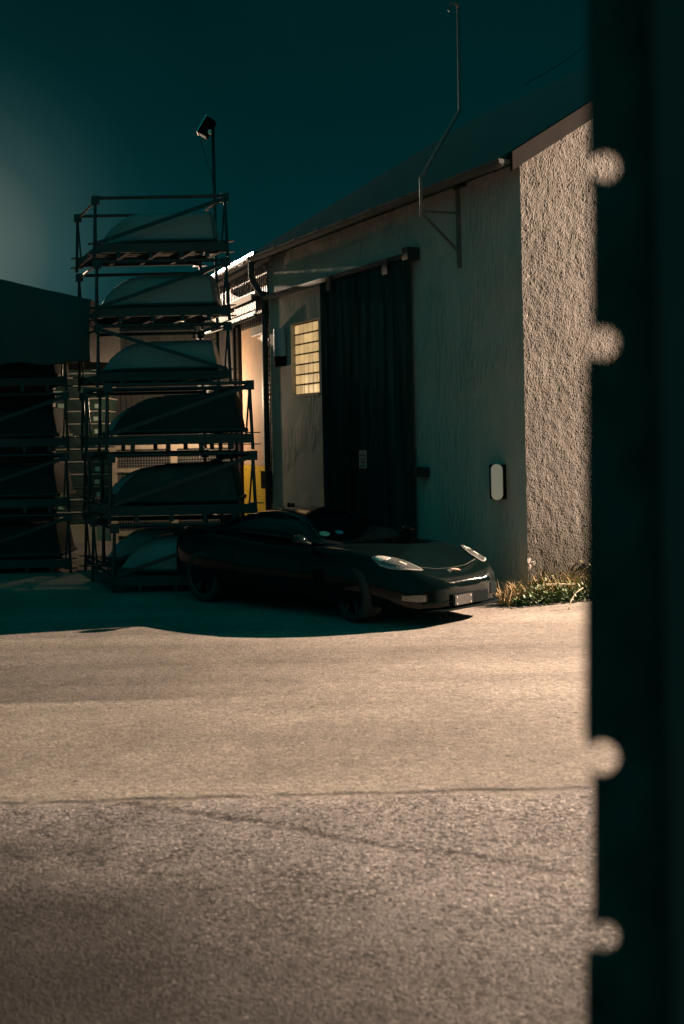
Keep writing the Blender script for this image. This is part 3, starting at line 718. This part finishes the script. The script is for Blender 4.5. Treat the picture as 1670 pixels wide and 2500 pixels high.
for s in (-1, 1):
    inner = [(2.01, s*.535), (1.93, s*.535), (1.80, s*.56), (1.67, s*.62), (1.56, s*.70), (1.49, s*.77)]
    outer = [(2.01, s*.545), (1.97, s*.630), (1.88, s*.725), (1.77, s*.785), (1.63, s*.815), (1.49, s*.785)]
    hl = decal('headlight', inner, outer, 'z', M['lens'], car, off=.008)
    c_in = [(1.66, s*.665), (1.59, s*.70), (1.53, s*.745)]; c_out = [(1.67, s*.745), (1.61, s*.795), (1.54, s*.79)]
    decal('reflector', c_in, c_out, 'z', M['reflector'], hl, off=.013, n=6, k=4)
    c_in = [(1.86, s*.62), (1.82, s*.63), (1.78, s*.64)]; c_out = [(1.86, s*.65), (1.82, s*.665), (1.78, s*.67)]
    decal('projector_lens', c_in, c_out, 'z', M['reflector'], hl, off=.012, n=6, k=4)
    rim_in = inner; rim_out = [(a[0]+.010, a[1]-s*.010) for a in inner]
    decal('bezel', rim_in, rim_out, 'z', M['bezel'], hl, off=.010, k=1)
    decal('bezel', outer, [(a[0]+.008, a[1]+s*.010) for a in outer], 'z', M['bezel'], hl, off=.010, k=1)
    # marker lamp low on the bumper
    decal('marker_light', [(s*.62, .355), (s*.70, .36), (s*.79, .352)], [(s*.62, .285), (s*.70, .285), (s*.79, .30)], 'x', M['amberlens'], car, off=.008, n=8, k=4)
    decal('fog_surround', [(s*.40, .405), (s*.60, .395)], [(s*.40, .262), (s*.60, .275)], 'x', M['blackplastic'], car, off=.006, n=5, k=4)
    # side vent behind the front wheel and a sill line
    decal('side_vent', [(.84, .58), (.72, .56), (.62, .54)], [(.80, .34), (.74, .36), (.66, .44)], 'y', M['blackplastic'], car, off=.004, n=6, k=5, plane=s*3.0)
    decal('sill', [(-.95, .235), (.75, .235)], [(-.95, .20), (.75, .20)], 'y', M['blackplastic'], car, off=.012, n=12, k=2, plane=s*3.0)
    # door shut lines
    decal('door_gap', [(.40, .80), (.46, .55), (.44, .28)], [(.41, .80), (.47, .55), (.45, .28)], 'y', M['blackplastic'], car, off=.002, n=12, k=1, plane=s*3.0)
    decal('door_gap', [(-.78, .84), (-.82, .60), (-.74, .28)], [(-.77, .84), (-.81, .60), (-.73, .28)], 'y', M['blackplastic'], car, off=.002, n=12, k=1, plane=s*3.0)
    # mirror
    bm = NB(); bmesh.ops.create_uvsphere(bm, u_segments=16, v_segments=10, radius=1, matrix=Matrix.Translation((.50, s*.98, .90)) @ Matrix.Diagonal((.085, .12, .065, 1)))
    mi = obj('mirror', bm, M['paint'], car, True)
    bm = NB(); tube(bm, [(.50, s*.80, .845), (.50, s*.93, .885)], .022, 8); obj('mirror_arm', bm, M['blackplastic'], mi)
    # rear lamps: two round each side
    for y in (.42, .66):
        bm = NB(); tube(bm, [(-2.16, s*y, .72), (-2.262+.06*(y > .5), s*y, .72)], .075, 20); obj('tail_lamp', bm, M['red'], car)
    # roof pillar beside the windscreen
    decal('roof_pillar', [(.56, .90), (.20, 1.06), (-.05, 1.13)], [(.50, .88), (.14, 1.03), (-.08, 1.10)], 'y', M['paint'], car, bv=GV, off=.006, n=10, k=2, plane=s*3.0)
decal('hood_seam', [(1.93, -.50), (1.985, -.25), (2.0, 0), (1.985, .25), (1.93, .50)], [(1.924, -.50), (1.979, -.25), (1.994, 0), (1.979, .25), (1.924, .50)], 'z', M['chrome'], car, off=.002, n=24, k=1)
decal('roof_panel', [(.02, -.34), (-.35, -.36), (-.78, -.33)], [(.02, .34), (-.35, .36), (-.78, .33)], 'z', M['paint'], car, bv=GV, off=.006, n=12, k=10)
bm = NB(); box(bm, 2.02, 2.05, -.41, .41, .285, .41); obj('grille_backing', bm, M['blackplastic'], car)
bm = NB()
for z in (.325, .352, .378): bar(bm, (2.16, -.38, z), (2.16, .38, z), .012, .010)
obj('grille_bar', bm, M['blackplastic'], car)
bm = NB(); pts = []
for k in range(17):
    y = -.66+1.32*k/16; hit = BV.ray_cast(Vector((5, y, .265)), Vector((-1, 0, 0)))[0]
    pts.append((hit or Vector((1.9, y, .265)))+Vector((.012, 0, 0)))
tube(bm, pts, .011, 6); obj('bumper_lip', bm, M['paint'], car, True)
bm = NB(); pts = [p+Vector((.02, 0, -.10)) for p in pts]; rr = [[p+Vector((-.25, 0, 0)), p, p+Vector((0, 0, .02)), p+Vector((-.25, 0, .02))] for p in pts]; loft(bm, rr); obj('splitter', bm, M['blackplastic'], car)
bm = NB(); box(bm, 2.262, 2.27, -.29, .01, .215, .325); pl = bevel(obj('number_plate', bm, M['plate'], car), .003, 1)
bm = NB()
for y, z in ((-.26, .305), (-.26, .235), (-.02, .305), (-.02, .235)): tube(bm, [(2.27, y, z), (2.276, y, z)], .009, 8)
objs('plate_bolt', bm, M['chrome'], pl)
bm = NB(); box(bm, 2.2, 2.262, -.31, .30, .215, .335); obj('plate_holder', bm, M['blackplastic'], car)
# crossed-flag style nose badge
def badge(pts, name, m, parent):
    return decal(name, pts[0], pts[1], 'z', m, parent, off=.012, th=.0, n=4, k=2)
bd = badge(([(2.09, -.165), (2.065, -.11), (2.05, -.07)], [(2.05, -.165), (2.035, -.11), (2.03, -.07)]), 'badge', M['chrome'], car)
badge(([(2.09, .03), (2.065, -.03), (2.05, -.068)], [(2.05, .03), (2.035, -.03), (2.03, -.068)]), 'badge_flag', M['redflag'], bd)
# stickers low on the windscreen
def sticker(y, x, rx, ry, m):
    A = [(x+rx*math.cos(a), y+ry*math.sin(a)) for a in [math.pi*k/8 for k in range(9)]]; Bq = [(x+rx*math.cos(-a), y+ry*math.sin(-a)) for a in [math.pi*k/8 for k in range(9)]]
    decal('windscreen_sticker', A, Bq, 'z', m, car, bv=GV, off=.006, th=.0, n=12, k=4)
sticker(-.52, .46, .05, .075, M['sticker']); sticker(-.28, .47, .04, .06, M['stickerblue'])
# wheels
def wheel(wx, wy, wr, st):
    s = 1 if wy > 0 else -1
    w = empty('wheel'); w.parent = car; w.location = (wx, wy, wr); w.rotation_euler = (0, 0, st)
    prof = [(.70, -.11), (.80, -.125), (.93, -.125), (.985, -.10), (1, -.05), (1, .05), (.985, .10), (.93, .125), (.80, .125), (.70, .11)]
    bm = NB(); n = 48; rings = [[Vector((math.cos(2*math.pi*k/n)*wr*a, b, math.sin(2*math.pi*k/n)*wr*a)) for a, b in prof] for k in range(n)]
    V = [[bm.verts.new(p) for p in r] for r in rings]
    for k in range(n):
        for j in range(len(prof)): bm.faces.new((V[k][j], V[k][(j+1) % len(prof)], V[(k+1) % n][(j+1) % len(prof)], V[(k+1) % n][j]))
    obj('tyre', bm, M['rubber'], w, True)
    bm = NB()
    for k in range(5):
        a = 2*math.pi*k/5+.3
        for da in (-.13, .13):
            bar(bm, (math.cos(a)*.06, s*.07, math.sin(a)*.06), (math.cos(a+da)*wr*.70, s*.10, math.sin(a+da)*wr*.70), .035, .03)
    tube(bm, [(0, s*.03, 0), (0, s*.085, 0)], .06, 16)
    rings = [[Vector((math.cos(2*math.pi*k/n)*wr*a, s*b, math.sin(2*math.pi*k/n)*wr*a)) for a, b in ((.66, .02), (.71, .02), (.73, .115), (.69, .11))] for k in range(n)]
    V = [[bm.verts.new(p) for p in r] for r in rings]
    for k in range(n):
        for j in range(4): bm.faces.new((V[k][j], V[k][(j+1) % 4], V[(k+1) % n][(j+1) % 4], V[(k+1) % n][j]))
    obj('rim', bm, M['rim'], w)
    bm = NB(); tube(bm, [(0, -s*.03, 0), (0, s*.01, 0)], wr*.6, 32); obj('brake_disc', bm, M['blackplastic'], w)
for w_ in WHEELS: wheel(*w_)

# ------------------------------------------------------------------ weeds at the foot of the gable
def blades(bm, n, area, hmin, hmax, lean, w=.006):
    for _ in range(n):
        x, o = area(); base = C0+G0*x-WA*o; h = random.uniform(hmin, hmax); a = random.uniform(0, 2*math.pi); l = random.uniform(.1, lean)*h
        d = Vector((math.cos(a), math.sin(a), 0)); u = Vector((-d.y, d.x, 0))*w*random.uniform(.6, 1.4)
        p = [base, base+d*l*.35+Vector((0, 0, h*.6)), base+d*l+Vector((0, 0, h))]
        v = [bm.verts.new(q) for q in (p[0]-u, p[0]+u, p[1]-u*.8, p[1]+u*.8, p[2])]
        bm.faces.new((v[0], v[1], v[3], v[2])); bm.faces.new((v[2], v[3], v[4]))
def leaves(bm, n, area, z0, z1, size):
    for _ in range(n):
        x, o = area(); p = C0+G0*x-WA*o+Vector((0, 0, random.uniform(z0, z1)*random.uniform(.4, 1)))
        r = Matrix.Rotation(random.uniform(0, 6.28), 3, 'Z') @ Matrix.Rotation(random.uniform(-1.1, 1.1), 3, 'X') @ Matrix.Rotation(random.uniform(-.6, .6), 3, 'Y')
        s = size*random.uniform(.5, 1.3)
        v = [bm.verts.new(p+r @ Vector(q)*s) for q in ((0, -1, 0), (.55, -.2, .1), (.35, .6, .05), (0, 1, -.1), (-.35, .6, .05), (-.55, -.2, .1))]
        bm.faces.new(v)
def ar(x0, x1, o0, o1):
    return lambda: (random.uniform(x0, x1), random.uniform(o0, o1)**1.0)
bm = NB(); leaves(bm, 2300, ar(-.30, 1.9, .04, .44), .02, .27, .026); leaves(bm, 300, ar(-.45, -.1, .05, .30), .01, .14, .022)
tag(obj('ground_cover', bm, M['leaf']), 'low dark green leafy ground cover along the gable foot', 'plants', kind='stuff')
bm = NB(); blades(bm, 520, ar(-.1, 1.8, .02, .25), .12, .46, 1.3, .005); blades(bm, 160, ar(-.5, -.1, .0, .25), .12, .34, 1.2, .005)
tag(obj('dry_grass', bm, M['straw']), 'tangled dry straw coloured grass at the gable corner', 'grass', kind='stuff')
bm = NB(); blades(bm, 420, ar(.1, 1.9, .02, .30), .12, .38, .8, .005); leaves(bm, 420, ar(.0, 1.9, .03, .36), .08, .34, .022)
tag(obj('yellow_weeds', bm, M['leafy']), 'yellow green weeds growing through the dry grass', 'plants', kind='stuff')
# tall leafy weed by the wall
tw = thing('tall_weed', 'tall leafy weed climbing the gable wall beside the gate', 'plant', C0+G0*1.05-WA*.10, absolute=True)
bm = NB(); stems = []
for k in range(6):
    x = 1.05+random.uniform(-.2, .25); top = random.uniform(.35, .60)
    tube(bm, [C0+G0*x-WA*.1, C0+G0*(x+.03)-WA*.09+Vector((0, 0, top*.5)), C0+G0*(x+random.uniform(-.1, .1))-WA*.07+Vector((0, 0, top))], [.004, .003, .002], 5); stems.append((x, top))
obj('stem', bm, M['leafy'], tw)
bm = NB()
for x, top in stems: 
    for _ in range(44):
        t = random.random(); leaves(bm, 1, lambda: (x+random.uniform(-.08, .08), random.uniform(.03, .18)), top*t*.999+.1, top*t+.101, .026)
obj('leaves', bm, M['leafy'], tw)
bm = NB(); q = on_ground(1389, 1488); e = Vector((.42, .22, 0)).normalized()
tube(bm, [q, q+e*.03+Vector((0, 0, .10)), q+e*.10+Vector((0, 0, .19)), q+e*.22+Vector((0, 0, .24))], [.010, .009, .008, .005], 6)
tag(obj('dry_stalk', bm, M['stem'], None, True), 'bent pale dry stalk arching out of the weeds', 'plant')
bm = NB(); q = C0+G0*.05-WA*.30
bar(bm, q+Vector((0, 0, .235)), q+G0*.42-WA*.03+Vector((0, 0, .215)), .03, .022)
tag(obj('wooden_batten', bm, M['stem']), 'short pale wooden batten lying in the weeds', 'batten')

# ------------------------------------------------------------------ steel gate close to the camera
GY = 1.2
def gp(x, y): r = ray(x, y)*GY; return (r.x, r.z+CAMH)
def keyhole(xe, yc, cx, r, neck, dn=0):
    """outline of a notch cut into the plate edge, from its upper lip to its lower lip"""
    a0 = math.asin(min(.95, neck/r)); pts = [(xe, yc-neck+dn)]
    for k in range(25):
        a = math.pi+a0+(2*math.pi-2*a0)*k/24
        pts.append((cx+r*math.cos(a), yc+r*math.sin(a)))
    pts.append((xe, yc+neck+dn)); return [(x-14, y) for x, y in pts]
out = []
out += [(1446, -700)]
out = [(1432, -700)]
out += keyhole(1446, 408, 1491, 33, 22, -4)
out += [(1442, 470), (1442, 780)] + keyhole(1450, 838, 1484, 38, 24, 8)
out += [(1428, 900), (1428, 1780)] + keyhole(1444, 1850, 1483, 40, 26, -11)
out += [(1446, 1905), (1446, 2220)] + keyhole(1455, 2286, 1490, 33, 22, 6)
out += [(1430, 2340), (1430, 5600)]
poly = [gp(*p) for p in out]
poly = [(x, max(z, .03)) for x, z in poly]
poly[-1] = (poly[-1][0], .03); xr = 1.35; poly += [(xr, .03), (xr, poly[0][1])]
cu = bpy.data.curves.new('gate_outline', 'CURVE'); cu.dimensions = '2D'; cu.fill_mode = 'BOTH'; cu.extrude = .001
sp = cu.splines.new('POLY'); sp.points.add(len(poly)-1); sp.use_cyclic_u = True
for p, q in zip(sp.points, poly): p.co = (q[0], q[1], 0, 1)
hc = gp(1690, 1775); sp = cu.splines.new('POLY'); sp.points.add(23); sp.use_cyclic_u = True
for k, p in enumerate(sp.points): p.co = (hc[0]+.017*math.cos(2*math.pi*k/24), hc[1]+.024*math.sin(2*math.pi*k/24), 0, 1)
for hx, hy, rx, ry in ():
    h2 = gp(hx, hy); sp = cu.splines.new('POLY'); sp.points.add(15); sp.use_cyclic_u = True
    for k, p in enumerate(sp.points): p.co = (h2[0]+rx*math.cos(2*math.pi*k/16), h2[1]+ry*math.sin(2*math.pi*k/16), 0, 1)
tmp = bpy.data.objects.new('tmp', cu); col.objects.link(tmp)
dg = bpy.context.evaluated_depsgraph_get(); dg.update(); me = bpy.data.meshes.new_from_object(tmp.evaluated_get(dg)); bpy.data.objects.remove(tmp, do_unlink=True)
me.transform(Matrix.Rotation(R(90), 4, 'X'))
for p in me.polygons: p.use_smooth = False
gt = thing('steel_gate', 'dark steel gate leaf with keyhole notches, close to the camera', 'gate', (.8, GY, 0))
lf = link('gate_leaf', me, M['gate']); lf.location = (-.8, 0, 0); lf.parent = gt
bm = NB(); x0 = gp(1575, 0)[0]-.8
box(bm, x0, x0+.034, -.034, -.004, .03, 3.2); obj('stile', bm, M['stile'], gt)
bm = NB(); box(bm, x0+.09, .55, -.03, -.004, .03, .11); box(bm, x0+.09, .55, -.03, -.004, 2.9, 2.98); objs('cross_rail', bm, M['stile'], gt)

# ------------------------------------------------------------------ sky, lamps, camera
LAMP2 = Vector((-13.15, 41.9, 9.2))
world = bpy.data.worlds.new('World'); sc.world = world; world.use_nodes = True
nt = world.node_tree; N, L = nt.nodes, nt.links; bg = N['Background']
tc = N.new('ShaderNodeTexCoord'); vec = tc.outputs['Generated']
def dot(v):
    t = N.new('ShaderNodeVectorMath'); t.operation = 'DOT_PRODUCT'; L.new(vec, t.inputs[0]); t.inputs[1].default_value = v; return t.outputs['Value']
def ramp(x, stops):
    r = N.new('ShaderNodeValToRGB'); L.new(x, r.inputs[0]); el = r.color_ramp.elements
    el[0].position, el[0].color = stops[0][0], (*stops[0][1], 1); el[1].position, el[1].color = stops[-1][0], (*stops[-1][1], 1)
    for p, c in stops[1:-1]: e = el.new(p); e.color = (*c, 1)
    return r.outputs[0]
base = ramp(dot((0, 0, 1)), [(0, (.0008, .0265, .031)), (.16, (.0006, .0235, .0265)), (.27, (.0003, .0165, .0180)), (.40, (.0, .0125, .0132)), (.55, (0, .045, .045)), (1, (.0, .095, .092))])
back = ramp(dot((-.25, -.97, 0)), [(0, (0, 0, 0)), (.3, (.0, .075, .073)), (1, (.0, .165, .160))])
gl = ramp(dot((Vector((-14.6, 42, 7.3))).normalized()), [(.965, (0, 0, 0)), (.984, (.0006, .0028, .0028)), (.991, (.004, .012, .0118)), (.9962, (.022, .038, .035)), (1, (.085, .098, .083))])
def add(a, b):
    m = N.new('ShaderNodeMix'); m.data_type = 'RGBA'; m.blend_type = 'ADD'; m.inputs[0].default_value = 1; L.new(a, m.inputs[6]); L.new(b, m.inputs[7]); return m.outputs[2]
cn_ = N.new('ShaderNodeTexNoise'); cn_.inputs['Scale'].default_value = 3.5; cn_.inputs['Detail'].default_value = 5; L.new(vec, cn_.inputs[0])
cr_ = N.new('ShaderNodeMapRange'); cr_.inputs[1].default_value = .3; cr_.inputs[2].default_value = .7; cr_.inputs[3].default_value = .90; cr_.inputs[4].default_value = 1.10; L.new(cn_.outputs[0], cr_.inputs[0])
sv = N.new('ShaderNodeVectorMath'); sv.operation = 'SCALE'; L.new(add(add(base, back), gl), sv.inputs[0]); L.new(cr_.outputs[0], sv.inputs['Scale'])
L.new(sv.outputs[0], bg.inputs['Color']); bg.inputs['Strength'].default_value = 1.0
def lamp(name, loc, energy, color, radius, kind='POINT', aim=None, spot=60):
    l = bpy.data.lights.new(name, kind); l.energy = energy; l.color = color; l.shadow_soft_size = radius
    o = bpy.data.objects.new(name, l); col.objects.link(o); o.location = loc
    if kind == 'SPOT': l.spot_size = R(spot); l.spot_blend = .8
    if aim is not None: o.rotation_euler = (Vector(aim)-Vector(loc)).to_track_quat('-Z', 'Y').to_euler()
    return o
AZ = R(15.9); D = 13
flood = lamp('yard_floodlight', C0+Vector((math.cos(AZ)*D, math.sin(AZ)*D, 7.1)), 78000, (1, .715, .525), .10, 'SPOT', (3.0, 10.0, 0), 110)
back_lamp = lamp('street_lamp_light', LAMP2, 40000, (1, .74, .54), .15)
bay_fill = lamp('bay_fill_light', B(2.36, 1.0, 3.0), 185, (1, .70, .46), .06)  # unseen fill light, added to brighten the bay panel and crates

cam = bpy.data.cameras.new('camera'); co = bpy.data.objects.new('camera', cam); col.objects.link(co); sc.camera = co
co.location = (0, 0, CAMH)
co.matrix_world = Matrix.Translation((0, 0, CAMH)) @ Matrix.Rotation(R(90), 4, 'X') @ Matrix.Rotation(-ROLL, 4, 'Z')
cam.lens = 40; cam.sensor_fit = 'VERTICAL'; cam.sensor_height = 36; cam.sensor_width = 24; cam.shift_y = -(1250-YH)/2500
cam.clip_start = .05; cam.clip_end = 1000
cam.dof.use_dof = True; cam.dof.focus_distance = 13.5; cam.dof.aperture_fstop = 2.1
sc.view_settings.view_transform = 'Standard'; sc.view_settings.look = 'None'; sc.view_settings.exposure = 0; sc.view_settings.gamma = 1
sc.cycles.use_denoising = True; sc.cycles.max_bounces = 6; sc.cycles.diffuse_bounces = 4; sc.cycles.glossy_bounces = 3
sc.cycles.sample_clamp_indirect = 4
for o in list(col.objects):
    if '_abs' in o: del o['_abs']
